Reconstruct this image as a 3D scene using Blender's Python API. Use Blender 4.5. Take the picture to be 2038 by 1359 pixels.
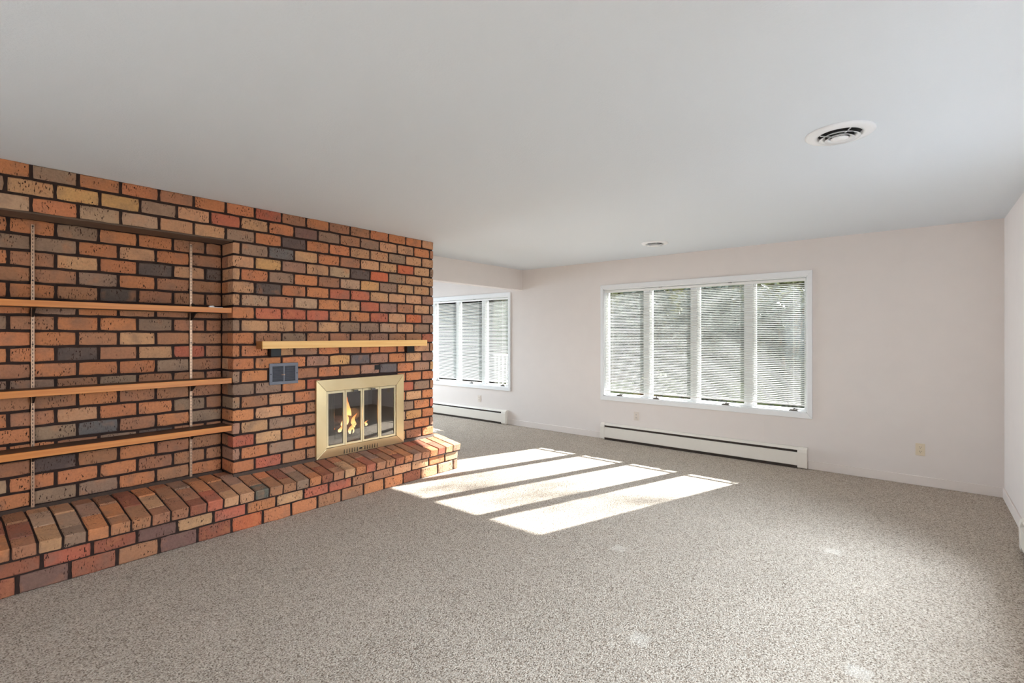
import bpy, bmesh, math, random
from mathutils import Vector, Matrix

for o in list(bpy.data.objects):
    bpy.data.objects.remove(o, do_unlink=True)
SC = bpy.context.scene
COL = SC.collection
R = math.radians

# ------------------------------------------------------------------ camera
cam_d = bpy.data.cameras.new('camera')
cam = bpy.data.objects.new('camera', cam_d)
COL.objects.link(cam)
cam.location = (0.0, 0.0, 1.41)
cam.rotation_euler = (R(90), 0, R(39.47))
cam_d.sensor_width = 36.0
cam_d.lens = 980.0 / 2038.0 * 36.0
cam_d.shift_y = -10.5 / 2038.0
cam_d.clip_start = 0.02
SC.camera = cam

# ------------------------------------------------------------------ world, sun, added fill lights, exposure
SUN_STRENGTH = 32.0
SKY_STRENGTH = 2.6
SIDE_FILL_W = 540.0
BACK_FILL_W = 3400.0
STUDY_FILL_W = 560.0
FILL_TINT = (0.74, 0.88, 1.0)
world = bpy.data.worlds.new('sky')
SC.world = world
world.use_nodes = True
bg = world.node_tree.nodes['Background']
bg.inputs['Color'].default_value = (0.82, 0.92, 1.0, 1)
bg.inputs['Strength'].default_value = SKY_STRENGTH

sun_d = bpy.data.lights.new('sun', 'SUN')
sun_d.energy = SUN_STRENGTH
sun_d.angle = R(0.6)
sun_d.color = (1.0, 0.99, 0.975)
sun = bpy.data.objects.new('sun', sun_d)
COL.objects.link(sun)
SUN_DIR = Vector((-0.320, -0.946, -0.570)).normalized()
sun.rotation_euler = SUN_DIR.to_track_quat('-Z', 'Y').to_euler()


def area(name, loc, aim, sx, sy, power, color):
    d = bpy.data.lights.new(name, 'AREA')
    d.shape = 'RECTANGLE'
    d.size, d.size_y = sx, sy
    d.energy = power
    d.color = color
    o = bpy.data.objects.new(name, d)
    COL.objects.link(o)
    o.location = loc
    o.rotation_euler = Vector(aim).to_track_quat('-Z', 'Z').to_euler()
    return o


# added unseen fill lights that brighten the room through added openings
area('side_fill', (3.0, 2.75, 3.05), (-1, 0, -0.6), 3.6, 2.4, SIDE_FILL_W, FILL_TINT)
area('back_fill', (-1.6, -4.2, 4.6), (0, 1, -1.4), 3.4, 2.2, BACK_FILL_W, FILL_TINT)

area('study_fill', (-10.8, 4.6, 2.0), (1, 0.04, -0.2), 3.4, 2.4, STUDY_FILL_W, FILL_TINT)  # added unseen fill that brightens the adjoining room

vs = SC.view_settings
vs.view_transform = 'Standard'
vs.look = 'None'
vs.exposure = 0.30
vs.gamma = 1.0
vs.use_curve_mapping = False
SC.cycles.max_bounces = 14
SC.cycles.diffuse_bounces = 8
SC.cycles.transparent_max_bounces = 24
SC.cycles.caustics_reflective = False
SC.cycles.caustics_refractive = False
SC.cycles.sample_clamp_indirect = 6.0


# ------------------------------------------------------------------ helpers
def lin(r, g, b):
    def f(c):
        c /= 255.0
        return c / 12.92 if c <= 0.04045 else ((c + 0.055) / 1.055) ** 2.4
    return (f(r), f(g), f(b), 1.0)


class NT:
    """small wrapper for building node materials"""
    def __init__(self, name):
        self.m = bpy.data.materials.new(name)
        self.m.use_nodes = True
        self.t = self.m.node_tree
        self.n = self.t.nodes
        self.bsdf = self.n['Principled BSDF']
        self.out = self.n['Material Output']

    def add(self, kind, **kw):
        nd = self.n.new(kind)
        for k, v in kw.items():
            if k in nd.inputs:
                nd.inputs[k].default_value = v
            else:
                setattr(nd, k, v)
        return nd

    def link(self, a, b):
        self.t.links.new(a, b)

    def ramp(self, fac, stops):
        r = self.n.new('ShaderNodeValToRGB')
        els = r.color_ramp.elements
        while len(els) < len(stops):
            els.new(0.5)
        for e, (p, c) in zip(els, stops):
            e.position = p
            e.color = c if len(c) == 4 else (c[0], c[1], c[2], 1)
        self.link(fac, r.inputs['Fac'])
        return r.outputs['Color']

    def mix(self, fac, a, b, blend='MIX'):
        x = self.n.new('ShaderNodeMix')
        x.data_type = 'RGBA'
        x.blend_type = blend
        for val, idx in ((fac, 0), (a, 6), (b, 7)):
            if hasattr(val, 'is_linked'):
                self.link(val, x.inputs[idx])
            else:
                x.inputs[idx].default_value = val
        return x.outputs[2]

    def bump(self, height, strength, dist):
        b = self.add('ShaderNodeBump', Strength=strength, Distance=dist)
        self.link(height, b.inputs['Height'])
        self.link(b.outputs['Normal'], self.bsdf.inputs['Normal'])


def simple(name, col, rough=0.5, metal=0.0, noise=0.0, nscale=20.0, bump=0.0, bdist=0.001, coords='Object'):
    t = NT(name)
    t.bsdf.inputs['Roughness'].default_value = rough
    t.bsdf.inputs['Metallic'].default_value = metal
    tc = t.add('ShaderNodeTexCoord')
    ns = t.add('ShaderNodeTexNoise', Scale=nscale, Detail=4.0)
    t.link(tc.outputs[coords], ns.inputs['Vector'])
    d = tuple(max(0, c * (1 - noise)) for c in col[:3]) + (1,)
    l = tuple(min(1, c * (1 + noise)) for c in col[:3]) + (1,)
    t.link(t.ramp(ns.outputs['Fac'], [(0.3, d), (0.7, l)]), t.bsdf.inputs['Base Color'])
    if bump:
        t.bump(ns.outputs['Fac'], bump, bdist)
    return t.m


M = {}
M['wall'] = simple('wall_paint', lin(227, 219, 214), 0.75, noise=0.012, nscale=6, bump=0.0)
M['ceiling'] = None
M['trim'] = simple('white_trim', lin(236, 237, 238), 0.4, noise=0.01)
M['base'] = simple('baseboard_paint', lin(228, 219, 213), 0.5, noise=0.01)
M['slat'] = simple('blind_slat', lin(243, 243, 240), 0.45, noise=0.0)
M['heater'] = simple('heater_enamel', lin(233, 227, 217), 0.35, noise=0.01)
M['dark'] = simple('dark_gap', lin(30, 26, 24), 0.8)
M['fin'] = simple('heater_fins', lin(62, 52, 45), 0.6, 0.3, noise=0.3, nscale=200)
M['mortar'] = simple('dark_mortar', lin(50, 33, 27), 0.95, noise=0.25, nscale=35, bump=0.6, bdist=0.004)
M['lightmortar'] = simple('grey_mortar', lin(82, 66, 57), 0.95, noise=0.15, nscale=60, bump=0.5, bdist=0.002)
M['lintel'] = simple('lintel_brown', lin(96, 74, 58), 0.7, noise=0.15, nscale=14)
M['ivory'] = simple('ivory_plastic', lin(222, 206, 180), 0.35)
M['outwhite'] = simple('white_plastic', lin(226, 216, 206), 0.35)
M['black'] = simple('black_metal', lin(22, 20, 20), 0.45, 0.3)
M['grille'] = simple('slate_grille', lin(108, 108, 116), 0.5, 0.2, noise=0.05)
M['grilledark'] = simple('grille_dark', lin(38, 38, 42), 0.7)
M['firebox'] = simple('sooty_firebrick', lin(52, 46, 42), 0.95, noise=0.4, nscale=9, bump=0.5, bdist=0.004)
M['log'] = simple('charred_log', lin(74, 52, 38), 0.95, noise=0.5, nscale=25, bump=0.8, bdist=0.006)
M['ash'] = simple('ash_bed', lin(120, 114, 110), 0.95, noise=0.35, nscale=60, bump=0.8, bdist=0.004)
M['iron'] = simple('cast_iron', lin(28, 27, 27), 0.6, 0.5)
M['meshscreen'] = simple('chain_screen', lin(190, 184, 172), 0.4, 0.85, noise=0.4, nscale=260)
M['darkhandle'] = simple('bronze_handle', lin(92, 88, 84), 0.4, 0.6)
M['stdmetal'] = simple('slotted_standard', lin(186, 150, 124), 0.4, 0.55, noise=0.1, nscale=60)
M['siding'] = simple('brown_siding', lin(100, 77, 64), 0.8, noise=0.08, nscale=3)
M['extwhite'] = simple('outdoor_white', lin(206, 203, 198), 0.6, noise=0.03)
M['bark'] = simple('bark', lin(96, 80, 66), 0.9, noise=0.3, nscale=18, bump=0.5, bdist=0.01)
M['deck'] = simple('deck_boards', lin(92, 84, 76), 0.8, noise=0.1, nscale=8)
M['lawn'] = simple('lawn_green', lin(86, 94, 42), 0.9, noise=0.25, nscale=7, bump=0.5, bdist=0.02)
M['reflector'] = simple('reflector_grey', lin(86, 88, 92), 0.9, noise=0.08, nscale=3)
M['roof'] = simple('roof_shingle', lin(92, 84, 80), 0.9, noise=0.2, nscale=12)


def mk_ceiling():
    t = NT('ceiling_paint')
    t.bsdf.inputs['Base Color'].default_value = lin(219, 225, 231)
    t.bsdf.inputs['Roughness'].default_value = 0.9
    tc = t.add('ShaderNodeTexCoord')
    ns = t.add('ShaderNodeTexNoise', Scale=110.0, Detail=3.0)
    t.link(tc.outputs['Object'], ns.inputs['Vector'])
    t.bump(ns.outputs['Fac'], 0.25, 0.004)
    return t.m


M['ceiling'] = mk_ceiling()


def mk_carpet():
    t = NT('berber_carpet')
    t.bsdf.inputs['Roughness'].default_value = 0.97
    t.bsdf.inputs['Specular IOR Level'].default_value = 0.1
    tc = t.add('ShaderNodeTexCoord')
    co = tc.outputs['Object']
    v1 = t.add('ShaderNodeTexVoronoi', Scale=135.0)
    t.link(co, v1.inputs['Vector'])
    n1 = t.add('ShaderNodeTexNoise', Scale=125.0, Detail=2.0, Roughness=0.6)
    t.link(co, n1.inputs['Vector'])
    n2 = t.add('ShaderNodeTexNoise', Scale=4.0, Detail=3.0)
    t.link(co, n2.inputs['Vector'])
    base = t.ramp(v1.outputs['Color'], [(0.0, lin(181, 166, 152)), (0.5, lin(201, 188, 174)), (1.0, lin(223, 212, 198))])
    fleck = t.ramp(n1.outputs['Fac'], [(0.33, (0.6, 0.6, 0.6)), (0.46, (0, 0, 0))])
    c = t.mix(fleck, base, lin(140, 124, 108))
    v2 = t.add('ShaderNodeTexVoronoi', Scale=112.0)
    t.link(co, v2.inputs['Vector'])
    dot = t.ramp(v2.outputs['Distance'], [(0.2, (1, 1, 1)), (0.42, (0, 0, 0))])
    pick = t.ramp(v2.outputs['Color'], [(0.42, (0, 0, 0)), (0.62, (1, 1, 1))])
    c = t.mix(t.mix(1.0, dot, pick, 'MULTIPLY'), c, lin(92, 78, 66))
    gap = t.ramp(v1.outputs['Distance'], [(0.45, (0, 0, 0)), (0.9, (0.7, 0.7, 0.7))])
    c = t.mix(gap, c, lin(110, 93, 78))
    big = t.ramp(n2.outputs['Fac'], [(0.3, (0.94, 0.94, 0.94)), (0.7, (1.0, 1.0, 1.0))])
    c = t.mix(1.0, c, big, 'MULTIPLY')
    # pale furniture dents pressed into the pile
    sep = t.add('ShaderNodeSeparateXYZ')
    t.link(co, sep.inputs[0])
    acc = None
    for (px, py) in DENTS:
        outs = []
        for ax, p in ((0, px), (1, py)):
            a = t.add('ShaderNodeMath', operation='SUBTRACT')
            t.link(sep.outputs[ax], a.inputs[0]); a.inputs[1].default_value = p
            b = t.add('ShaderNodeMath', operation='ABSOLUTE')
            t.link(a.outputs[0], b.inputs[0])
            outs.append(b)
        mx = t.add('ShaderNodeMath', operation='MAXIMUM')
        t.link(outs[0].outputs[0], mx.inputs[0]); t.link(outs[1].outputs[0], mx.inputs[1])
        if acc is None:
            acc = mx
        else:
            mn = t.add('ShaderNodeMath', operation='MINIMUM')
            t.link(acc.outputs[0], mn.inputs[0]); t.link(mx.outputs[0], mn.inputs[1])
            acc = mn
    dm = t.ramp(acc.outputs[0], [(0.03, (0.4, 0.4, 0.4)), (0.055, (0, 0, 0))])
    c = t.mix(dm, c, lin(228, 219, 208))
    t.link(c, t.bsdf.inputs['Base Color'])
    h = t.add('ShaderNodeMath', operation='MULTIPLY_ADD')
    t.link(v1.outputs['Distance'], h.inputs[0])
    h.inputs[1].default_value = -1.0
    t.link(n1.outputs['Fac'], h.inputs[2])
    t.bump(h.outputs[0], 0.7, 0.006)
    return t.m


DENTS = [(-0.43, 3.83), (-0.19, 2.52), (-1.53, 2.98), (-1.0, 2.15)]
M['carpet'] = mk_carpet()


def mk_brick():
    t = NT('clinker_brick')
    t.bsdf.inputs['Roughness'].default_value = 0.9
    t.bsdf.inputs['Specular IOR Level'].default_value = 0.25
    tc = t.add('ShaderNodeTexCoord')
    oi = t.add('ShaderNodeObjectInfo')
    mul = t.add('ShaderNodeVectorMath', operation='SCALE')
    mul.inputs[0].default_value = (17.0, 31.0, 23.0)
    t.link(oi.outputs['Random'], mul.inputs['Scale'])
    ad = t.add('ShaderNodeVectorMath', operation='ADD')
    t.link(tc.outputs['Object'], ad.inputs[0]); t.link(mul.outputs[0], ad.inputs[1])
    co = ad.outputs[0]
    n1 = t.add('ShaderNodeTexNoise', Scale=9.0, Detail=2.0)
    t.link(co, n1.inputs['Vector'])
    n2 = t.add('ShaderNodeTexNoise', Scale=70.0, Detail=5.0, Roughness=0.65)
    t.link(co, n2.inputs['Vector'])
    # smoky fire-flash patches
    c = t.mix(t.ramp(n1.outputs['Fac'], [(0.5, (0, 0, 0)), (0.78, (0.55, 0.55, 0.55))]), oi.outputs['Color'], lin(128, 104, 90))
    c = t.mix(t.ramp(n1.outputs['Fac'], [(0.2, (0.45, 0.45, 0.45)), (0.42, (0, 0, 0))]), c, lin(206, 134, 88))
    grain = t.ramp(n2.outputs['Fac'], [(0.25, (0.82, 0.82, 0.82)), (0.75, (1.12, 1.12, 1.12))])
    c = t.mix(1.0, c, grain, 'MULTIPLY')
    # slanted wire-cut nicks, only on part of each brick
    mp = t.add('ShaderNodeMapping')
    mp.inputs['Rotation'].default_value = (R(24), 0, R(24))
    mp.inputs['Scale'].default_value = (150, 150, 48)
    t.link(co, mp.inputs['Vector'])
    n3 = t.add('ShaderNodeTexNoise', Scale=1.0, Detail=1.5)
    t.link(mp.outputs[0], n3.inputs['Vector'])
    n4 = t.add('ShaderNodeTexNoise', Scale=11.0, Detail=1.0)
    t.link(co, n4.inputs['Vector'])
    nick = t.ramp(n3.outputs['Fac'], [(0.60, (0, 0, 0)), (0.66, (1, 1, 1))])
    where = t.ramp(n4.outputs['Fac'], [(0.44, (0, 0, 0)), (0.56, (1, 1, 1))])
    nk = t.mix(1.0, nick, where, 'MULTIPLY')
    c = t.mix(nk, c, lin(60, 36, 28))
    t.link(c, t.bsdf.inputs['Base Color'])
    hh = t.mix(nk, n2.outputs['Fac'], (0, 0, 0, 1))
    t.bump(hh, 0.8, 0.005)
    return t.m


M['brick'] = mk_brick()


def mk_wood(name, c1, c2, rough):
    t = NT(name)
    t.bsdf.inputs['Roughness'].default_value = rough
    tc = t.add('ShaderNodeTexCoord')
    mp = t.add('ShaderNodeMapping')
    mp.inputs['Scale'].default_value = (60, 1.6, 60)
    t.link(tc.outputs['Object'], mp.inputs['Vector'])
    n = t.add('ShaderNodeTexNoise', Scale=1.0, Detail=5.0, Roughness=0.6)
    t.link(mp.outputs[0], n.inputs['Vector'])
    t.link(t.ramp(n.outputs['Fac'], [(0.3, c1), (0.7, c2)]), t.bsdf.inputs['Base Color'])
    t.bump(n.outputs['Fac'], 0.08, 0.002)
    return t.m


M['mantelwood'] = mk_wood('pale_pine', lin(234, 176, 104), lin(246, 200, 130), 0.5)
M['shelfdark'] = mk_wood('dark_brown_board', lin(62, 40, 26), lin(86, 56, 36), 0.5)
M['mantelshade'] = mk_wood('shaded_pine', lin(142, 92, 52), lin(166, 112, 66), 0.5)
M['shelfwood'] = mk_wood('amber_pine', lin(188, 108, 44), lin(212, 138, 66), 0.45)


def mk_brass(name, c1, c2, rough):
    t = NT(name)
    t.bsdf.inputs['Metallic'].default_value = 0.85
    t.bsdf.inputs['Roughness'].default_value = rough
    tc = t.add('ShaderNodeTexCoord')
    n = t.add('ShaderNodeTexNoise', Scale=5.0, Detail=3.0)
    t.link(tc.outputs['Object'], n.inputs['Vector'])
    t.link(t.ramp(n.outputs['Fac'], [(0.3, c1), (0.7, c2)]), t.bsdf.inputs['Base Color'])
    return t.m


M['brass'] = mk_brass('antique_brass', lin(222, 198, 152), lin(230, 208, 166), 0.3)
M['brasslight'] = mk_brass('polished_brass', lin(236, 222, 184), lin(240, 228, 194), 0.28)



def mk_glass(name, refl, tint):
    t = NT(name)
    t.n.remove(t.bsdf)
    tr = t.add('ShaderNodeBsdfTransparent')
    tr.inputs['Color'].default_value = tint
    gl = t.add('ShaderNodeBsdfGlossy')
    gl.inputs['Roughness'].default_value = 0.02
    lw = t.add('ShaderNodeFresnel', IOR=1.5)
    mr = t.add('ShaderNodeMath', operation='MULTIPLY')
    t.link(lw.outputs[0], mr.inputs[0])
    mr.inputs[1].default_value = refl
    mx = t.add('ShaderNodeMixShader')
    t.link(mr.outputs[0], mx.inputs[0])
    t.link(tr.outputs[0], mx.inputs[1])
    t.link(gl.outputs[0], mx.inputs[2])
    t.link(mx.outputs[0], t.out.inputs['Surface'])
    return t.m


M['glass'] = mk_glass('window_glass', 1.2, (0.97, 0.985, 0.975, 1))
M['fireglass'] = mk_glass('smoked_fire_glass', 3.2, (0.62, 0.6, 0.58, 1))


def mk_flame():
    t = NT('flame')
    t.n.remove(t.bsdf)
    tc = t.add('ShaderNodeTexCoord')
    sep = t.add('ShaderNodeSeparateXYZ')
    t.link(tc.outputs['Generated'], sep.inputs[0])
    col = t.ramp(sep.outputs[2], [(0.0, (1.0, 0.72, 0.38)), (0.45, (1.0, 0.5, 0.16)), (1.0, (0.9, 0.2, 0.04))])
    em = t.add('ShaderNodeEmission', Strength=7.0)
    t.link(col, em.inputs['Color'])
    tr = t.add('ShaderNodeBsdfTransparent')
    mx = t.add('ShaderNodeMixShader')
    fac = t.ramp(sep.outputs[2], [(0.0, (0.15, 0.15, 0.15)), (1.0, (0.75, 0.75, 0.75))])
    t.link(fac, mx.inputs[0])
    t.link(em.outputs[0], mx.inputs[1]); t.link(tr.outputs[0], mx.inputs[2])
    t.link(mx.outputs[0], t.out.inputs['Surface'])
    return t.m


M['flame'] = mk_flame()


def mk_leaf(name, c1, c2):
    t = NT(name)
    t.bsdf.inputs['Roughness'].default_value = 0.6
    tc = t.add('ShaderNodeTexCoord')
    n = t.add('ShaderNodeTexNoise', Scale=3.0, Detail=3.0)
    t.link(tc.outputs['Object'], n.inputs['Vector'])
    col = t.ramp(n.outputs['Fac'], [(0.35, c1), (0.65, c2)])
    t.link(col, t.bsdf.inputs['Base Color'])
    tl = t.add('ShaderNodeBsdfTranslucent')
    t.link(col, tl.inputs['Color'])
    mx = t.add('ShaderNodeMixShader')
    mx.inputs[0].default_value = 0.12
    t.link(t.bsdf.outputs[0], mx.inputs[1]); t.link(tl.outputs[0], mx.inputs[2])
    t.link(mx.outputs[0], t.out.inputs['Surface'])
    return t.m


M['leafgrey'] = mk_leaf('leaf_grey_green', lin(52, 56, 51), lin(84, 87, 80))
M['leafdark'] = mk_leaf('leaf_dark_green', lin(50, 58, 42), lin(82, 90, 60))
M['leafyellow'] = mk_leaf('leaf_yellow_green', lin(86, 88, 54), lin(116, 112, 72))


# ------------------------------------------------------------------ object building
def tag(o, label=None, cat=None, group=None, kind=None):
    if label: o['label'] = label
    if cat: o['category'] = cat
    if group: o['group'] = group
    if kind: o['kind'] = kind
    return o


def empty(name, loc, **kw):
    o = bpy.data.objects.new(name, None)
    COL.objects.link(o)
    o.location = loc
    o.empty_display_size = 0.1
    return tag(o, **kw)


class MB:
    """collects shapes (world coordinates) into one mesh object"""
    def __init__(self):
        self.v, self.f = [], []

    def add(self, vs, fs):
        b = len(self.v)
        self.v += [tuple(v) for v in vs]
        self.f += [tuple(i + b for i in f) for f in fs]
        return self

    def box(self, x0, x1, y0, y1, z0, z1):
        vs = [(x, y, z) for x in (x0, x1) for y in (y0, y1) for z in (z0, z1)]
        return self.add(vs, [(0, 1, 3, 2), (4, 6, 7, 5), (0, 4, 5, 1), (2, 3, 7, 6), (0, 2, 6, 4), (1, 5, 7, 3)])

    def prism(self, prof, axis, a0, a1):
        """closed 2D profile extruded along axis; profile coords are the two other axes in order"""
        n = len(prof)
        def pt(p, a):
            if axis == 'x': return (a, p[0], p[1])
            if axis == 'y': return (p[0], a, p[1])
            return (p[0], p[1], a)
        vs = [pt(p, a0) for p in prof] + [pt(p, a1) for p in prof]
        fs = [(i, (i + 1) % n, n + (i + 1) % n, n + i) for i in range(n)]
        fs += [tuple(range(n - 1, -1, -1)), tuple(range(n, 2 * n))]
        return self.add(vs, fs)

    def tube(self, p0, p1, r0, r1=None, n=10):
        r1 = r0 if r1 is None else r1
        p0, p1 = Vector(p0), Vector(p1)
        d = (p1 - p0).normalized()
        q = d.to_track_quat('Z', 'Y')
        vs = []
        for p, r in ((p0, r0), (p1, r1)):
            for i in range(n):
                a = 2 * math.pi * i / n
                vs.append(p + q @ Vector((r * math.cos(a), r * math.sin(a), 0)))
        fs = [(i, (i + 1) % n, n + (i + 1) % n, n + i) for i in range(n)]
        fs += [tuple(range(n - 1, -1, -1)), tuple(range(n, 2 * n))]
        return self.add(vs, fs)

    def lathe(self, prof, c, n=48):
        """profile (r, z) swept about the vertical axis through c"""
        vs, fs = [], []
        for (r, z) in prof:
            for i in range(n):
                a = 2 * math.pi * i / n
                vs.append((c[0] + r * math.cos(a), c[1] + r * math.sin(a), c[2] + z))
        for k in range(len(prof) - 1):
            for i in range(n):
                j = (i + 1) % n
                fs.append((k * n + i, k * n + j, (k + 1) * n + j, (k + 1) * n + i))
        return self.add(vs, fs)

    def build(self, name, mat, parent=None, smooth=False, bevel=0.0, origin=None, **kw):
        org = Vector(origin) if origin is not None else (parent.matrix_world_loc if False else None)
        if org is None:
            n = max(1, len(self.v))
            org = Vector((sum(v[0] for v in self.v) / n, sum(v[1] for v in self.v) / n, sum(v[2] for v in self.v) / n))
        me = bpy.data.meshes.new(name)
        me.from_pydata([tuple(Vector(v) - org) for v in self.v], [], self.f)
        me.materials.append(mat)
        bm = bmesh.new(); bm.from_mesh(me)
        bmesh.ops.recalc_face_normals(bm, faces=bm.faces[:])
        bm.to_mesh(me); bm.free()
        if smooth:
            for p in me.polygons: p.use_smooth = True
        o = bpy.data.objects.new(name, me)
        COL.objects.link(o)
        place(o, org, parent)
        if bevel:
            md = o.modifiers.new('bevel', 'BEVEL')
            md.width = bevel; md.segments = 2; md.limit_method = 'ANGLE'
        return tag(o, **kw)


WLOC = {}


def place(o, world_loc, parent):
    """set a location given in world coordinates under an unrotated parent chain"""
    world_loc = Vector(world_loc)
    WLOC[o.name] = world_loc
    if parent is None:
        o.location = world_loc
    else:
        pw = WLOC.get(parent.name)
        if pw is None:
            pw = Vector(parent.location)
        o.parent = parent
        o.location = world_loc - pw


def BOX(name, x0, x1, y0, y1, z0, z1, mat, parent=None, bevel=0.0, **kw):
    return MB().box(x0, x1, y0, y1, z0, z1).build(name, mat, parent, bevel=bevel, **kw)


def chamfer_box(sx, sy, sz, c, jit, rng):
    """bevelled block with slightly uneven arrises, 44 triangles"""
    hx, hy, hz = sx / 2, sy / 2, sz / 2
    vs, idx = [], {}
    for ax in range(3):
        for i in (-1, 1):
            for j in (-1, 1):
                for k in (-1, 1):
                    s = (i, j, k)
                    p = [i * hx, j * hy, k * hz]
                    for b in range(3):
                        if b != ax:
                            p[b] -= s[b] * c * (0.7 + 0.7 * rng.random())
                    p = [q + (rng.random() - 0.5) * (jit if b != ax else jit * 0.4) for b, q in enumerate(p)]
                    idx[(ax, s)] = len(vs)
                    vs.append(p)
    fs = []
    for ax in range(3):
        u, w = [b for b in range(3) if b != ax]
        for s in (-1, 1):
            loop = []
            for (a, b) in ((-1, -1), (1, -1), (1, 1), (-1, 1)):
                t = [0, 0, 0]; t[ax] = s; t[u] = a; t[w] = b
                loop.append(idx[(ax, tuple(t))])
            fs.append(loop)
    for ax in range(3):          # edges parallel to ax
        u, w = [b for b in range(3) if b != ax]
        for a in (-1, 1):
            for b in (-1, 1):
                t0 = [0, 0, 0]; t0[u] = a; t0[w] = b; t1 = list(t0); t0[ax] = -1; t1[ax] = 1
                t0, t1 = tuple(t0), tuple(t1)
                fs.append([idx[(u, t0)], idx[(u, t1)], idx[(w, t1)], idx[(w, t0)]])
    for i in (-1, 1):
        for j in (-1, 1):
            for k in (-1, 1):
                s = (i, j, k)
                fs.append([idx[(0, s)], idx[(1, s)], idx[(2, s)]])
    return vs, fs


PAL = {
    'o': (200, 130, 90), 't': (202, 152, 114), 'y': (208, 158, 106), 'g': (158, 127, 105), 'l': (186, 151, 122),
    'd': (102, 87, 80), 's': (116, 107, 104), 'r': (188, 108, 84), 'R': (202, 112, 78), 'b': (174, 122, 92),
    'p': (128, 95, 86), 'm': (170, 128, 106), 'k': (158, 98, 76), 'e': (108, 104, 94),
}
BR = random.Random(7)


def faced_block(sx, sy, sz, jit, rng):
    """block whose +X face has a ragged, rounded outline; open at the buried back"""
    hx, hy, hz = sx / 2, sy / 2, sz / 2
    m = 4 if sy > 0.13 else 3
    out = [(-hy + sy * i / m, -hz) for i in range(m)] + [(hy, -hz), (hy, 0.0)]
    out += [(hy - sy * i / m, hz) for i in range(m)] + [(-hy, hz), (-hy, 0.0)]
    n = len(out)
    vs = []
    for ring, (x, ins) in enumerate(((hx, 0.0060), (hx - 0.0045, 0.0), (-hx, 0.0))):
        for (y, z) in out:
            cor = abs(abs(y) - hy) < 1e-6 and abs(abs(z) - hz) < 1e-6
            r = ins * (0.6 + 0.9 * rng.random()) + (0.0 if ring == 2 else (0.0022 if cor else 0.0))
            jy, jz = ((rng.random() - 0.5) * jit, (rng.random() - 0.5) * jit) if ring < 2 else (0, 0)
            yy = y - math.copysign(r, y) if abs(abs(y) - hy) < 1e-6 else y
            zz = z - math.copysign(r, z) if abs(abs(z) - hz) < 1e-6 else z
            jx = (rng.random() - 0.5) * 0.0015 if ring == 0 else 0.0
            vs.append((x + jx, yy + jy, zz + jz))
    fs = [tuple(range(n))]
    for k in range(2):
        for i in range(n):
            j = (i + 1) % n
            fs.append((k * n + i, (k + 1) * n + i, (k + 1) * n + j, k * n + j))
    return vs, fs


def brick(cx, cy, cz, sx, sy, sz, code, parent, rot=None, jit=0.004, faced=True):
    if faced:
        vs, fs = faced_block(sx, sy, sz, jit, BR)
    else:
        vs, fs = chamfer_box(sx, sy, sz, 0.0045, jit, BR)
    me = bpy.data.meshes.new('brick')
    me.from_pydata(vs, [], fs)
    me.materials.append(M['brick'])
    bm = bmesh.new(); bm.from_mesh(me)
    bmesh.ops.recalc_face_normals(bm, faces=bm.faces[:])
    bm.to_mesh(me); bm.free()
    o = bpy.data.objects.new('brick', me)
    COL.objects.link(o)
    place(o, (cx, cy, cz), parent)
    if rot: o.rotation_euler = rot
    r, g, b = PAL[code]
    q = 0.90 + 0.2 * BR.random()
    c = lin(r, g, b)
    o.color = (c[0] * q, c[1] * q * (0.96 + 0.08 * BR.random()), c[2] * q, 1)
    return o


# ------------------------------------------------------------------ room shell
H = 2.44
WY = 6.05          # window wall, inner face
RX = 0.586         # right wall, inner face
BY = -2.4          # wall behind the camera
FX = -4.10         # brick face
NX = -4.317        # back of the shelf niche
HX0 = -4.77        # header face
LX = -8.3          # far wall of the adjoining room
PE = 3.622         # end of the brick wall
PS = 1.573         # edge of the niche
NS = -0.85         # other end of the niche
HEADER_Z = 2.13

MB().box(LX - 0.15, RX + 0.3, BY - 0.3, WY + 0.16, -0.12, 0.0).build(
    'floor', M['carpet'], origin=(0, 0, 0), kind='structure', label='beige looped carpet floor of the living room', cat='floor')
MB().box(LX - 0.15, RX + 0.3, BY - 0.3, WY + 0.16, H, H + 0.2).build(
    'ceiling', M['ceiling'], origin=(0, 0, 0), kind='structure', label='white lightly textured ceiling', cat='ceiling')

# window openings in the far wall (between the jambs)
W1 = (-3.345, -0.905, 0.59, 2.052)
W2 = (-3.345 - 4.15, -0.905 - 4.15, 0.59, 2.052)
wm = MB()
y0, y1 = WY, WY + 0.16
wm.box(LX - 0.15, RX + 0.3, y0, y1, W1[3], H)
wm.box(LX - 0.15, RX + 0.3, y0, y1, 0, W1[2])
for a, b in ((LX - 0.15, W2[0]), (W2[1], W1[0]), (W1[1], RX + 0.3)):
    wm.box(a, b, y0, y1, W1[2], W1[3])
wm.build('wall_window', M['wall'], origin=(0, 0, 0), kind='structure', label='cream painted wall holding the two wide windows', cat='wall')

# right wall with an added unseen window for the side fill
S0, S1 = 1.5, 4.0
wr = MB()
wr.box(RX, RX + 0.16, BY - 0.3, S0, 0, H)
wr.box(RX, RX + 0.16, S1, WY, 0, H)
wr.box(RX, RX + 0.16, S0, S1, 0, 0.6)
wr.box(RX, RX + 0.16, S0, S1, 2.05, H)
wr.build('wall_right', M['wall'], origin=(0, 0, 0), kind='structure', label='cream painted side wall at the picture edge', cat='wall')
sw = empty('window_3', (RX, 2.75, 0.6), label='added unseen side window that lets fill light in', kind='structure')
for a in (S0, (S0 + S1) / 2 - 0.03, S1 - 0.06):
    BOX('window_frame', RX + 0.03, RX + 0.10, a, a + 0.06, 0.6, 2.05, M['trim'], sw)
for a in (0.6, 1.99):
    BOX('window_frame', RX + 0.03, RX + 0.10, S0, S1, a, a + 0.06, M['trim'], sw)

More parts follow.
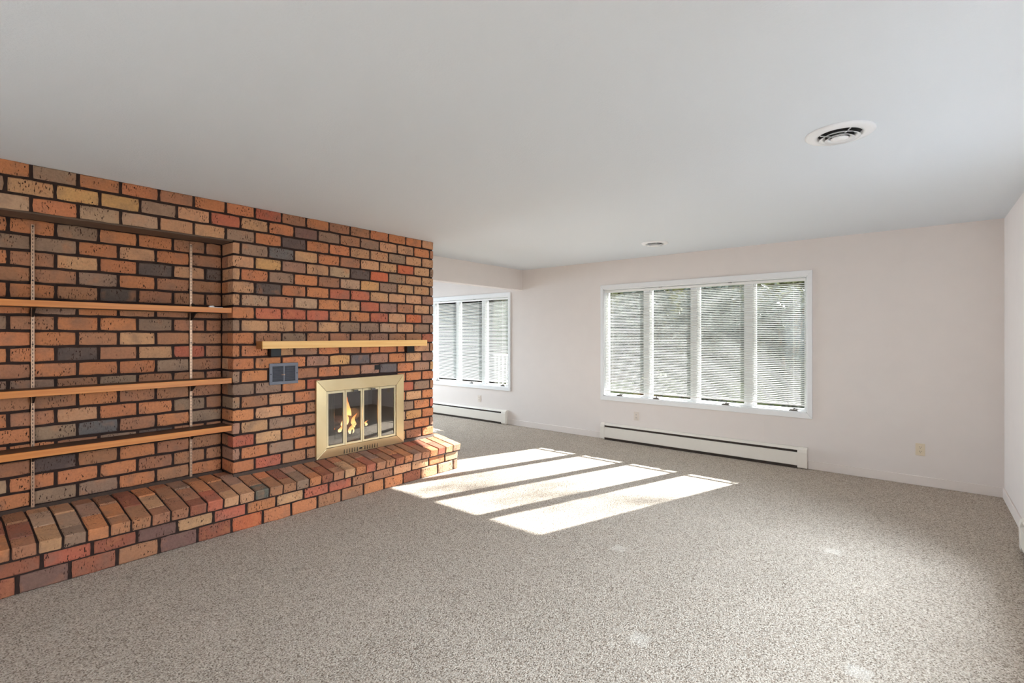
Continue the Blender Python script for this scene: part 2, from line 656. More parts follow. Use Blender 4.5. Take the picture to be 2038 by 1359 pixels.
# wall behind the camera with an added unseen door for the back fill
wb = MB()
D0, D1 = -2.8, -0.4
wb.box(LX, D0, BY - 0.16, BY, 0, H)
wb.box(D1, RX, BY - 0.16, BY, 0, H)
wb.box(D0, D1, BY - 0.16, BY, 2.1, H)
wb.build('wall_back', M['wall'], origin=(0, 0, 0), kind='structure', label='cream wall behind the viewer', cat='wall')
pd = empty('added_door', ((D0 + D1) / 2, BY, 0), label='added unseen door behind the viewer that lets fill light in', kind='structure')
for a in (D0, (D0 + D1) / 2 - 0.04, D1 - 0.08):
    BOX('added_door_frame', a, a + 0.08, BY - 0.12, BY - 0.06, 0.0, 2.1, M['trim'], pd)
for a in (0.0, 2.02):
    BOX('added_door_frame', D0, D1, BY - 0.12, BY - 0.06, a, a + 0.08, M['trim'], pd)

wl = MB()  # opening in this wall added to let the study fill through
wl.box(LX - 0.15, LX, BY, 3.3, 0, H)
wl.box(LX - 0.15, LX, 5.7, WY, 0, H)
wl.box(LX - 0.15, LX, 3.3, 5.7, 0, 0.6)
wl.box(LX - 0.15, LX, 3.3, 5.7, 2.05, H)
wl.build('wall_left', M['wall'], origin=(0, 0, 0), kind='structure', label='far wall of the adjoining room', cat='wall')
MB().box(-4.92, HX0, PE - 0.02, WY, HEADER_Z, H).build(
    'wall_header', M['wall'], origin=(0, 0, 0), kind='structure', label='dropped header beam between the brick wall and the window wall', cat='beam')

# baseboards
def baseboard(name, prof_len, pts, label):
    x0, x1, y0_, y1_ = pts
    BOX(name, x0, x1, y0_, y1_, 0.0, 0.088, M['base'], bevel=0.004, kind='structure', label=label, cat='baseboard')


baseboard('baseboard_window', 0, (-0.897, RX - 0.012, WY - 0.014, WY), 'painted baseboard running from the long heater to the corner')
baseboard('baseboard_center', 0, (-5.06, -3.365, WY - 0.014, WY), 'painted baseboard between the two heaters')
baseboard('baseboard_right', 0, (RX - 0.013, RX, 4.66, WY), 'painted baseboard along the side wall')
# faint wallboard seam under the big window
BOX('trim_1', -1.329, -1.326, WY - 0.0012, WY, 0.235, 0.535, M['base'], kind='structure', label='thin seam strip in the wall below the wide window', cat='trim')

# ------------------------------------------------------------------ brick wall
CH = 0.1008
Z0 = 0.335
J = 0.016                # joint
MR = 0.009               # joint recess
wf = MB()
FB = (2.30, 3.145, 0.37, 0.955)        # firebox opening in the masonry
xb, xf = -4.92, FX - MR
wf.box(xb, xf, PS + MR, FB[0], 0, H)
wf.box(xb, xf, FB[1], PE - MR, 0, H)
wf.box(xb, xf, FB[0], FB[1], FB[3], H)
wf.box(xb, xf, FB[0], FB[1], 0, FB[2])
wf.box(xb, -4.62, FB[0], FB[1], FB[2], FB[3])
wf.box(NX - MR, xf, NS - MR, PS + MR, Z0 + 18 * CH + 0.004, H)      # lintel band
wf.box(xb, xf, -1.1, NS - MR, 0, H)
wall_fire = wf.build('wall_fireplace', M['mortar'], origin=(0, 0, 0), kind='structure',
                     label='brick chimney wall of mixed orange, tan and grey bricks around the fireplace', cat='wall')
wall_niche = MB().box(xb, NX - MR, NS - MR, PS + MR, 0, Z0 + 18 * CH + 0.004).build(
    'wall_niche', M['mortar'], origin=(0, 0, 0), kind='structure', label='recessed brick wall behind the pine shelves', cat='wall')
BOX('lintel_plate', NX, FX - 0.004, NS, PS, Z0 + 18 * CH - 0.004, Z0 + 18 * CH + 0.006, M['lintel'], wall_fire)
BOX('wall_side', -4.92, -4.78, BY, -1.1, 0, H, M['wall'], kind='structure', label='plain wall beyond the brickwork', cat='wall')

PITCH = 0.2155
Bj = [1.7385 + PITCH * i for i in range(-13, 9)]
Aj = [1.6308 + PITCH * i for i in range(-13, 10)]
ROWS = {
    20: 'ogooboorbobbooot', 19: 'gtyygtrtopgbgttob', 18: 'lolltttgodoottgtt'[:6] + 'godoottgtt',
    17: 'tgstobttRtg', 16: 'tymtldRgtt', 15: 'togoblygttg', 14: 'tdoorrtttm', 13: 'tlblotrmbtg',
    12: 'orrroortRm', 11: 'gttbtggltgm', 10: 'obgbbbmbbr', 9: 'ootmoboootb', 8: 'ooomysmotm',
    7: 'goobobmsomy', 6: 'ggor....oor', 5: 'gbto...brgb', 4: 'otob....too', 3: 'mtgb...bgor',
    2: 'rtob....yob', 1: 'mogo...bbog', 0: 'orbb....borl',
}
RND = 'oottbbgmrly'


def course(z, h, joints, lo, hi, codes, first_y, parent, face, depth, corner_lo=None):
    """lay one course from lo to hi; codes start with the brick that holds first_y"""
    edges = [lo] + [j for j in joints if lo + 0.035 < j < hi - 0.035] + [hi]
    ci = 0
    for a, b in zip(edges[:-1], edges[1:]):
        if b - 0.02 > first_y:
            code = codes[ci] if ci < len(codes) else BR.choice(RND)
            ci += 1
        else:
            code = BR.choice(RND)
        if code == '.':
            code = BR.choice(RND)
        ga = 0 if a == lo else J / 2
        gb = 0 if b == hi else J / 2
        d = depth
        if corner_lo and a == lo:
            d = corner_lo
        yield a + ga, b - gb, d, code


for k in range(21):
    z0 = Z0 + k * CH
    zt = min(z0 + CH - J / 2, H - 0.001) if k == 20 else z0 + CH - J / 2
    zb = z0 + J / 2
    joints = Bj if k % 2 == 0 else Aj
    if k >= 18:
        lo, fy, clo = -1.1, 0.30, None
    else:
        lo, fy, clo = PS, PS, (0.098 if k % 2 == 0 else 0.205)
    spans = list(course((zb + zt) / 2, zt - zb, joints, lo, PE, ROWS[k], fy, wall_fire, FX, 0.07, clo))
    if k < 18:      # short pier beyond the niche
        spans += [(-1.1, NS, 0.2, BR.choice(RND))]
    for a, b, d, code in spans:
        pieces = [(a, b)]
        if z0 < 0.955 and b > FB[0] and a < FB[1]:        # cut round the firebox
            pieces = []
            if a < FB[0] - 0.02: pieces.append((a, FB[0]))
            if b > FB[1] + 0.02: pieces.append((FB[1], b))
        for (p, q) in pieces:
            px = FX + (BR.random() - 0.5) * 0.003
            dd = 0.19 if q >= PE - 0.001 else d
            brick(px - dd / 2, (p + q) / 2, (zb + zt) / 2, dd, q - p, zt - zb, code, wall_fire)
    if k < 18 and k % 2 == 0:   # second brick of the niche return
        brick((NX + FX - 0.108) / 2, PS + 0.035, (zb + zt) / 2, (FX - 0.108) - NX, 0.07, zt - zb, BR.choice('obtb'), wall_fire, faced=False)

N1 = [0.368 + 0.2175 * i for i in range(-6, 6)]
N2 = [0.473 + 0.219 * i for i in range(-6, 6)]
NROWS = {17: 'oogoobb', 16: 'ggotob', 15: 'obtodtd', 14: 'bbgobb', 13: 'oobdbbb', 12: 'ogobbb', 11: 'gboogbb', 10: 'oobtbb',
         9: 'oodbtrb', 8: 'booog b'.replace(' ', ''), 7: 'ggbgbbb', 6: 'bbobbb', 5: 'obtoogb', 4: 'ogsbog', 3: 'oobgdbb',
         2: 'bdbobb', 1: 'looobbb', 0: 'oggobo'}
for k in range(18):
    zb, zt = Z0 + k * CH + J / 2, Z0 + (k + 1) * CH - J / 2
    joints = N2 if k % 2 == 0 else N1
    for a, b, d, code in course(0, 0, joints, NS, PS - 0.004, NROWS[k], 0.30, wall_niche, NX, 0.06):
        px = NX + (BR.random() - 0.5) * 0.003
        brick(px - d / 2, (a + b) / 2, (zb + zt) / 2, d, b - a, zt - zb, code, wall_niche)

# ------------------------------------------------------------------ raised hearth
HF, HT = -3.79, -3.76          # lower face, overhanging top edge
ZF, ZBK = 0.268, 0.322         # top surface at the front and at the wall
HE, HTE = 3.69, 3.712          # ends
sl = (ZBK - ZF) / (HT - FX)
ang = math.atan(sl)
def ztop(x): return ZF + (HT - x) * sl


hm = MB()
hm.box(NX, HF - MR, -1.1, PS, 0, 0.20)
hm.box(FX, HF - MR, PS, HE - MR, 0, 0.20)
hm.box(-4.45, FX, PE, HE - MR, 0, 0.20)
def topslab(x0, x1, ya, yb):
    hm.prism([(x0, 0.19), (x1, 0.19), (x1, ztop(x1) - 0.008), (x0, min(ztop(x0), ZBK + 0.004) - 0.008 + 0.0)], 'y', ya, yb)
topslab(FX - 0.001, HT - 0.012, -1.1, HTE - 0.012)
hm.prism([(NX, 0.19), (FX, 0.19), (FX, ztop(FX) - 0.008), (NX, ztop(FX) - 0.002)], 'y', -1.1, PS)
hm.box(-4.45, FX, PE + 0.002, HTE - 0.012, 0.19, ZBK - 0.004)
hearth = hm.build('hearth', M['mortar'], origin=(-4.0, 1.5, 0.0), label='raised brick hearth with a rowlock top running along the chimney wall', cat='hearth')
# mortar fillet at the foot of the brick wall
hf = MB()
hf.prism([(FX + 0.001, 0.31), (FX + 0.022, ztop(FX + 0.022) - 0.004), (FX + 0.001, 0.338)], 'y', PS, PE)
hf.prism([(NX + 0.001, 0.31), (NX + 0.04, ZBK - 0.002), (NX + 0.001, 0.338)], 'y', -1.1, PS - 0.004)
hf.build('mortar_fillet', M['lightmortar'], hearth)

LANE = 0.1054
lanes = []
y = 3.598
while y > -1.2:
    lanes.append(y); y -= LANE
lanes = [HTE - 0.001] + lanes
HTOP = 'lttlt' + 'bkbokbrmbobkobkbmrbobtobkkbobgmbkbokbomboborobkbmobobtobkkbobombr'  # leading pale codes put sunlight into the end bricks' colour
FRONT = {19: 'e', 20: 't', 21: 't', 24: 'b', 29: 'g', 33: 't'}
hi_ = 0
for i in range(len(lanes) - 1):
    yb_, ya_ = lanes[i], lanes[i + 1]
    g = 0.011
    back = NX + 0.02 if (ya_ + yb_) / 2 < PS else FX + 0.015
    if (ya_ + yb_) / 2 > PE: back = -4.44
    x = HT
    ln = 0.205 if i % 2 == 0 else 0.115
    first = True
    while x > back + 0.03:
        xe = max(back, x - ln)
        if xe - back < 0.04: xe = back
        L = x - xe
        code = HTOP[hi_ % len(HTOP)]; hi_ += 1
        if first and i in FRONT: code = FRONT[i]
        hgt = 0.070
        cxm = (x + xe) / 2
        if cxm > FX - 0.01:
            zc, rt = ztop(cxm) - hgt / 2, (0, ang, 0)
        else:
            zc, rt = ztop(FX) - hgt / 2 + 0.002, None
        brick(cxm, (ya_ + yb_) / 2, zc, L - 0.003, (yb_ - ya_) - g, hgt, code, hearth, rt, jit=0.006, faced=False)
        x = xe
        ln = 0.2
        first = False
r1 = [1.547 + 0.2180 * i for i in range(-13, 10)]
r2 = [1.447 + 0.2178 * i for i in range(-12, 11)]
H1 = 'mkokbtrbkobgotty'; H2 = 'rkkbkbkbobgoobtl'
for joints, zb, zt, codes in ((r1, 0.108, 0.196, 'krkptrotrrbbttol'), (r2, 0.002, 0.099, 'kpkbpkRoobbooktl')):  # pale codes at the end paint in the sunlit hearth corner
    for a, b, d, code in course(0, 0, joints, -1.1, HE, codes, 0.28, hearth, HF, 0.08):
        px = HF + (BR.random() - 0.5) * 0.003
        if b >= HE - 0.001: d = 0.2
        brick(px - d / 2, (a + b) / 2, (zb + zt) / 2, d, b - a, zt - zb, code, hearth)

# ------------------------------------------------------------------ fireplace insert
fx = FX + 0.001
fp = empty('fireplace', (-4.2, 2.72, 0.33), label='brass framed fireplace with four glass doors and a log fire', cat='fireplace')
fo = (2.246, 3.199, 0.322, 1.020)       # outer frame y0,y1,z0,z1
fi = (2.338, 3.100, 0.405, 0.918)       # inner opening
dep = 0.034
def frame_piece(name, quad_out, quad_in):
    """mitred flat bar: outer edge a-b, inner edge c-d, given in (y,z)"""
    a, b = quad_out; c, d = quad_in
    xo, xi, xbk = fx + dep * 0.75, fx + dep, fx
    vs = [(xo, *a), (xo, *b), (xi, *c), (xi, *d), (xbk, *a), (xbk, *b), (xbk, *c), (xbk, *d)]
    fs = [(0, 1, 2, 3), (7, 6, 5, 4), (0, 4, 5, 1), (1, 5, 6, 2), (2, 6, 7, 3), (3, 7, 4, 0)]
    MB().add(vs, fs).build(name, M['brass'], fp, bevel=0.0015)
g = 0.0012
o0, o1, q0, q1 = fo; i0, i1, s0, s1 = fi
frame_piece('frame_bar', ((o0 + g, q1), (o1 - g, q1)), ((i1 - g, s1), (i0 + g, s1)))
frame_piece('frame_bar', ((o1 - g, q0), (o0 + g, q0)), ((i0 + g, s0), (i1 - g, s0)))
frame_piece('frame_bar', ((o0, q0 + g), (o0, q1 - g)), ((i0, s1 - g), (i0, s0 + g)))
frame_piece('frame_bar', ((o1, q1 - g), (o1, q0 + g)), ((i1, s0 + g), (i1, s1 - g)))
# four bifold doors
de = [2.341, 2.5245, 2.7105, 2.9055, 3.097]
xd = fx + 0.012
for i in range(4):
    a, b = de[i] + 0.002, de[i + 1] - 0.002
    zb, zt, w = 0.409, 0.914, 0.016
    m = MB()
    m.box(xd, xd + 0.014, a, a + w, zb, zt)
    m.box(xd, xd + 0.014, b - w, b, zb, zt)
    m.box(xd, xd + 0.014, a + w, b - w, zb, zb + w * 1.1)
    m.box(xd, xd + 0.014, a + w, b - w, zt - w * 1.3, zt)
    dr = m.build('glass_door', M['brasslight'], fp)
    BOX('glass_pane', xd + 0.004, xd + 0.007, a + w, b - w, zb + w * 1.1, zt - w * 1.3, M['fireglass'], dr)
    if i in (1, 2):
        yy = b - 0.085 if i == 1 else a + 0.10
        k = MB().tube((xd + 0.014, yy, 0.902), (xd + 0.036, yy, 0.902), 0.006)
        k.box(xd + 0.030, xd + 0.046, yy - 0.022, yy + 0.022, 0.893, 0.911)
        k.build('door_knob', M['darkhandle'], dr, bevel=0.003)
# air slots and slider in the bottom bar
sb = MB()
for i in range(14):
    if i in (6, 7): continue
    yy = 2.515 + i * 0.0275
    zc = 0.352
    xs = fx + dep * 0.75 + (zc - 0.322) / (0.405 - 0.322) * dep * 0.25
    sb.box(xs - 0.003, xs + 0.0018, yy - 0.003, yy + 0.003, zc - 0.021, zc + 0.021)
sb.build('air_slots', M['dark'], fp)
BOX('air_slider', fx + 0.028, fx + 0.0345, 2.675, 2.715, 0.346, 0.358, M['dark'], fp)
MB().tube((fx + 0.034, 2.705, 0.352), (fx + 0.046, 2.705, 0.352), 0.006).build('slider_knob', M['brass'], fp)
# firebox lining
fb = MB()
fb.box(-4.60, -4.58, 2.32, 3.12, 0.385, 0.94)
fb.box(-4.60, FX - 0.01, 2.302, 2.322, 0.372, 0.95)
fb.box(-4.60, FX - 0.01, 3.122, 3.143, 0.372, 0.95)
fb.box(-4.60, FX - 0.01, 2.302, 3.143, 0.372, 0.392)
fb.box(-4.60, FX - 0.01, 2.302, 3.143, 0.935, 0.953)
fb.build('firebox_lining', M['firebox'], fp)
am = MB()
rng = random.Random(3)
n = 14
vs, fs = [], []
for i in range(n + 1):
    for j in range(n + 1):
        yy = 2.40 + 0.64 * i / n; xx = -4.52 + 0.34 * j / n
        e = min(i, n - i, j, n - j)
        vs.append((xx, yy, 0.392 + (0.0 if e == 0 else 0.012 + 0.02 * rng.random())))
for i in range(n):
    for j in range(n):
        a = i * (n + 1) + j
        fs.append((a, a + 1, a + n + 2, a + n + 1))
am.add(vs, fs).build('ash_bed', M['ash'], fp)
# grate
gm = MB()
for i in range(6):
    yy = 2.50 + i * 0.085
    gm.tube((-4.48, yy, 0.455), (-4.20, yy, 0.455), 0.008, n=8)
    gm.tube((-4.20, yy, 0.455), (-4.18, yy, 0.515), 0.008, n=8)
gm.tube((-4.44, 2.47, 0.447), (-4.44, 2.96, 0.447), 0.008, n=8)
gm.tube((-4.24, 2.47, 0.447), (-4.24, 2.96, 0.447), 0.008, n=8)
for yy in (2.5, 2.93):
    for xx in (-4.44, -4.24):
        gm.tube((xx, yy, 0.392), (xx, yy, 0.45), 0.008, n=8)
gm.build('fire_grate', M['iron'], fp)
# logs
def log(p0, p1, r, seed):
    rr = random.Random(seed)
    p0, p1 = Vector(p0), Vector(p1)
    q = (p1 - p0).normalized().to_track_quat('Z', 'Y')
    n, k = 14, 9
    vs, fs = [], []
    for s in range(k):
        c = p0.lerp(p1, s / (k - 1))
        for i in range(n):
            a = 2 * math.pi * i / n
            ra = r * (0.88 + 0.24 * rr.random())
            vs.append(c + q @ Vector((ra * math.cos(a), ra * math.sin(a), 0)))
    for s in range(k - 1):
        for i in range(n):
            fs.append((s * n + i, s * n + (i + 1) % n, (s + 1) * n + (i + 1) % n, (s + 1) * n + i))
    fs += [tuple(range(n - 1, -1, -1)), tuple(range((k - 1) * n, k * n))]
    MB().add(vs, fs).build('fire_log', M['log'], fp)
log((-4.42, 2.46, 0.52), (-4.40, 2.94, 0.52), 0.052, 1)
log((-4.28, 2.44, 0.51), (-4.30, 2.90, 0.515), 0.046, 2)
log((-4.36, 2.42, 0.60), (-4.33, 2.74, 0.585), 0.048, 3)
# flames: twisted tongues
def flame(base, h, w, seed):
    rr = random.Random(seed)
    n, k = 10, 12
    vs, fs = [], []
    ph = rr.random() * 6
    for s in range(k):
        u = s / (k - 1)
        rad = w * (math.sin(math.pi * min(1, 0.18 + u * 0.82)) ** 0.8) * (1 - 0.55 * u) + 0.0006
        ox = 0.018 * math.sin(ph + 4 * u) * u; oy = 0.035 * math.sin(ph * 1.7 + 5 * u) * u + 0.02 * u
        for i in range(n):
            a = 2 * math.pi * i / n
            q = rad * (1 + 0.25 * math.sin(3 * a + ph + 6 * u))
            vs.append((base[0] + ox + 0.7 * q * math.cos(a), base[1] + oy + q * math.sin(a), base[2] + u * h))
    for s in range(k - 1):
        for i in range(n):
            fs.append((s * n + i, s * n + (i + 1) % n, (s + 1) * n + (i + 1) % n, (s + 1) * n + i))
    fs.append(tuple(range(n - 1, -1, -1)))
    MB().add(vs, fs).build('flame', M['flame'], fp, smooth=True)
for (yy, zz, h, w, sd, xx) in ((2.66, 0.53, 0.20, 0.034, 1, -4.29), (2.71, 0.53, 0.29, 0.030, 5, -4.33), (2.62, 0.54, 0.13, 0.028, 9, -4.26),
                               (2.74, 0.50, 0.15, 0.030, 4, -4.27), (2.57, 0.50, 0.07, 0.022, 11, -4.24), (2.69, 0.47, 0.10, 0.034, 7, -4.23), (2.87, 0.52, 0.05, 0.014, 8, -4.25),
                               (2.47, 0.50, 0.045, 0.014, 15, -4.24)):
    flame((xx, yy, zz), h, w, sd)
fl = bpy.data.lights.new('fire_glow', 'POINT')
fl.energy = 2.0; fl.color = (1.0, 0.5, 0.2); fl.shadow_soft_size = 0.06
flo = bpy.data.objects.new('fire_glow', fl); COL.objects.link(flo); flo.location = (-4.2, 2.7, 0.66)
# chain screen drawn to one side
cs = MB()
n = 40
vs, fs = [], []
for i in range(n + 1):
    yy = 2.345 + 0.115 * i / n
    xx = -4.145 + 0.014 * math.sin(i * 1.25)
    for zz in (0.43, 0.925):
        vs.append((xx, yy, zz))
for i in range(n):
    fs.append((2 * i, 2 * i + 2, 2 * i + 3, 2 * i + 1))
cs.add(vs, fs)
cso = cs.build('chain_screen', M['meshscreen'], fp, smooth=True)
sm = cso.modifiers.new('solid', 'SOLIDIFY'); sm.thickness = 0.002

# ------------------------------------------------------------------ mantel shelf, grille, holes
ml = empty('mantel_shelf', (-4.04, 2.59, 1.34), label='pale pine mantel shelf above the fireplace', cat='shelf')
BOX('board', FX + 0.002, -4.000, 1.746, 3.432, 1.3105, 1.370, M['mantelshade'], ml)  # browner than the front edge: end shade put into its colour
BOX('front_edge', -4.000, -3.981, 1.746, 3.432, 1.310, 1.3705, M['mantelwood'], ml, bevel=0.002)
for (a, b) in ((1.842, 1.925), (3.225, 3.315)):
    BOX('bracket', FX + 0.001, FX + 0.05, a, b, 1.243, 1.312, M['black'], ml, bevel=0.002)
gr = empty('wall_vent', (FX, 1.966, 1.1), label='slate grey metal vent grille on the brick wall below the mantel', cat='vent')
gx = FX + 0.002
y0_, y1_, z0_, z1_ = 1.846, 2.087, 1.010, 1.186
BOX('backing', gx, gx + 0.003, y0_ + 0.01, y1_ - 0.01, z0_ + 0.01, z1_ - 0.01, M['grilledark'], gr)
for (a, b, c, d) in ((y0_, y1_, z1_ - 0.026, z1_), (y0_, y1_, z0_, z0_ + 0.026), (y0_, y0_ + 0.026, z0_ + 0.026, z1_ - 0.026), (y1_ - 0.026, y1_, z0_ + 0.026, z1_ - 0.026),
                     ((y0_ + y1_) / 2 - 0.006, (y0_ + y1_) / 2 + 0.006, z0_ + 0.026, z1_ - 0.026)):
    BOX('frame', gx, gx + 0.012, a, b, c, d, M['grille'], gr, bevel=0.002)
louvre = None
for side in (0, 1):
    ya = y0_ + 0.026 if side == 0 else (y0_ + y1_) / 2 + 0.006
    yb_ = (y0_ + y1_) / 2 - 0.006 if side == 0 else y1_ - 0.026
    for i in range(13):
        zz = z0_ + 0.031 + i * 0.0094
        MB().prism([(gx + 0.002, zz + 0.006), (gx + 0.009, zz), (gx + 0.010, zz + 0.001), (gx + 0.003, zz + 0.007)], 'y', ya, yb_).build('louvre', M['grille'], gr)
MB().box(gx + 0.010, gx + 0.022, (y0_ + y1_) / 2 - 0.004, (y0_ + y1_) / 2 + 0.004, 1.086, 1.094).tube((gx + 0.02, 1.962, 1.09), (gx + 0.024, 1.94, 1.09), 0.003).build('damper_lever', M['stdmetal'], gr)
for yy in (y0_ + 0.011, y1_ - 0.011):
    MB().tube((gx + 0.011, yy, 1.098), (gx + 0.0145, yy, 1.098), 0.004).build('screw', M['dark'], gr)
BOX('damper_slot', FX - 0.012, FX + 0.004, 2.862, 2.925, 1.082, 1.128, M['black'], label='small black square damper slot in the bricks above the fireplace', cat='damper slot')

# ------------------------------------------------------------------ niche shelving
SH = [(1.589, 1.628), (1.045, 1.086), (0.676, 0.718)]
SHL = ['top pine shelf in the brick niche, with a white clip on it', 'middle pine shelf in the brick niche', 'lowest pine shelf in the brick niche, just above the hearth']
STD = (0.4755, 1.3515)
for (a, b), lb in zip(SH, SHL):
    s = empty('niche_shelf', (-4.2, 0.36, a), label=lb, cat='shelf', group='pine shelves in the niche')
    BOX('board', NX + 0.022, FX - 0.024, NS + 0.01, PS - 0.006, a, b - 0.0005, M['shelfdark'], s)  # board darker than its nosing
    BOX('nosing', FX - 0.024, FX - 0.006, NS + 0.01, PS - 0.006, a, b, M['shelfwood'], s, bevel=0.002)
    for yy in STD:
        m = MB()
        m.prism([(NX + 0.012, a - 0.058), (NX + 0.03, a - 0.055), (NX + 0.105, a - 0.012), (NX + 0.16, a - 0.001), (NX + 0.012, a - 0.001)], 'y', yy - 0.004, yy + 0.004)
        m.build('bracket', M['black'], s)
for yy, lb in zip(STD, ('slotted copper toned shelf standard nearest the picture edge', 'slotted shelf standard near the pier corner of the niche')):
    s = empty('shelf_standard', (NX, yy, 0.32), label=lb, cat='shelf standard', group='slotted shelf standards')
    MB().prism([(NX + 0.003, yy - 0.008), (NX + 0.013, yy - 0.008), (NX + 0.013, yy + 0.008), (NX + 0.003, yy + 0.008)], 'z', 0.326, 2.115).build('channel', M['stdmetal'], s)
    sl_ = MB()
    zz = 0.345
    while zz < 2.10:
        sl_.box(NX + 0.0125, NX + 0.0136, yy - 0.0018, yy + 0.0018, zz, zz + 0.0125)
        zz += 0.0232
    sl_.build('slots', M['dark'], s, kind='stuff')
    for zz in (2.103, 1.76, 1.36, 0.95, 0.55):
        MB().tube((NX + 0.012, yy, zz), (NX + 0.0148, yy, zz), 0.0048).build('screw', M['dark'], s)
# plate of the bracket that pokes up behind the top shelf, and the odds and ends lying there
br_ = MB().prism([(NX + 0.014, 1.628), (NX + 0.07, 1.628), (NX + 0.05, 1.652), (NX + 0.014, 1.662)], 'y', 1.356, 1.366)
br_.build('bracket_tip', M['black'], label='black bracket tip standing on the top shelf beside the standard', cat='bracket')
ck = MB()
ck.box(-4.16, -4.135, 1.42, 1.455, 1.6285, 1.637)
ck.box(-4.158, -4.138, 1.452, 1.515, 1.6285, 1.6325)
ck.tube((-4.15, 1.425, 1.637), (-4.14, 1.45, 1.641), 0.003)
ck.build('plastic_clip', M['trim'], label='small white clip lying on the top shelf', cat='clip')

# ------------------------------------------------------------------ windows
PANES = [(-3.345, -2.761), (-2.703, -2.143), (-2.089, -1.523), (-1.456, -0.905)]


def make_window(n, dx, label):
    root = empty('window_%d' % n, (-2.108 + dx, WY, 0.535), label=label, kind='structure', cat='window')
    x0, x1, z0, z1 = -3.345 + dx, -0.905 + dx, 0.59, 2.052
    ox0, ox1, oz0, oz1 = -3.385 + dx, -0.859 + dx, 0.533, 2.112
    yf, yb_ = WY - 0.016, WY + 0.001
    # mitred casing
    def cas(a, b, c, d):
        vs = [(a[0], yf, a[1]), (b[0], yf, b[1]), (c[0], yf, c[1]), (d[0], yf, d[1]), (a[0], yb_, a[1]), (b[0], yb_, b[1]), (c[0], yb_, c[1]), (d[0], yb_, d[1])]
        MB().add(vs, [(0, 1, 2, 3), (7, 6, 5, 4), (0, 4, 5, 1), (1, 5, 6, 2), (2, 6, 7, 3), (3, 7, 4, 0)]).build('casing_board', M['trim'], root, bevel=0.003)
    cas((ox0, oz1), (ox1, oz1), (x1, z1), (x0, z1))
    cas((ox1, oz0), (ox0, oz0), (x0, z0), (x1, z0))
    cas((ox0, oz0), (ox0, oz1), (x0, z1), (x0, z0))
    cas((ox1, oz1), (ox1, oz0), (x1, z0), (x1, z1))
    # jamb lining
    jy0, jy1 = WY - 0.002, WY + 0.165
    BOX('jamb', x0 - 0.003, x0 + 0.010, jy0, jy1, z0, z1, M['trim'], root)
    BOX('jamb', x1 - 0.010, x1 + 0.003, jy0, jy1, z0, z1, M['trim'], root)
    BOX('jamb', x0, x1, jy0, jy1, z1 - 0.010, z1 + 0.003, M['trim'], root)
    BOX('sill', x0, x1, jy0, jy1 + 0.02, z0 - 0.003, z0 + 0.012, M['trim'], root)
    for i in range(3):
        BOX('mullion', PANES[i][1] + dx, PANES[i + 1][0] + dx, WY + 0.052, WY + 0.160, z0 + 0.01, z1 - 0.01, M['trim'], root, bevel=0.003)
    cranks = (0.40, 0.20, 0.62, 0.78)
    for i, (a, b) in enumerate(PANES):
        a += dx + (0.012 if i == 0 else 0.003); b += dx - (0.012 if i == 3 else 0.003)
        sy0, sy1, st = WY + 0.072, WY + 0.118, 0.027
        zb, zt = z0 + 0.016, z1 - 0.014
        m = MB()
        m.box(a, a + st, sy0, sy1, zb, zt)
        m.box(b - st, b, sy0, sy1, zb, zt)
        m.box(a + st, b - st, sy0, sy1, zb, zb + 0.016)
        m.box(a + st, b - st, sy0, sy1, zt - 0.026, zt)
        s = m.build('sash', M['trim'], root)
        BOX('pane', a + st, b - st, WY + 0.095, WY + 0.099, zb + 0.016, zt - 0.026, M['glass'], s)
        # crank operator on the sill
        cx_ = a + (b - a) * cranks[i]
        k = MB()
        k.prism([(cx_ - 0.052, z0 + 0.011), (cx_ + 0.052, z0 + 0.011), (cx_ + 0.034, z0 + 0.026), (cx_ - 0.030, z0 + 0.026)], 'y', WY + 0.004, WY + 0.036)
        k.tube((cx_, WY + 0.016, z0 + 0.026), (cx_ + 0.004, WY + 0.004, z0 + 0.040), 0.006)
        k.tube((cx_ + 0.004, WY + 0.004, z0 + 0.040), (cx_ + (0.045 if i != 1 else 0.0), WY + 0.002, z0 + (0.030 if i != 1 else 0.064)), 0.006)
        k.build('crank_handle', M['darkhandle'], root)
        if i in (1, 2):
            BOX('latch', cx_ + 0.02, cx_ + 0.055, WY + 0.035, WY + 0.07, z1 - 0.018, z1 - 0.011, M['darkhandle'], root)
    return root


win1 = make_window(1, 0.0, 'wide white four pane window with blinds on the far wall of the living room')
win2 = make_window(2, -4.15, 'white window with blinds partly hidden behind the brick wall')

SLAT_PITCH = 0.0208
SLAT_TILT = 29.0
TOPZ, BOTZ = 2.006, 0.668


def slat_mesh(w):
    """shallow curved strip 25 mm deep, outer edge raised"""
    me = bpy.data.meshes.new('slat')
    d, cr, n = 0.0225, 0.0020, 3
    vs, fs = [], []
    ca, sa = math.cos(R(SLAT_TILT)), math.sin(R(SLAT_TILT))
    for j in range(n + 1):
        u = -d / 2 + d * j / n
        h = cr * (1 - (2 * u / d) ** 2)
        y, z = u * ca - h * sa, u * sa + h * ca
        vs += [(-w / 2, y, z), (w / 2, y, z)]
    for j in range(n):
        fs.append((2 * j, 2 * j + 1, 2 * j + 3, 2 * j + 2))
    me.from_pydata(vs, [], fs)
    me.materials.append(M['slat'])
    return me


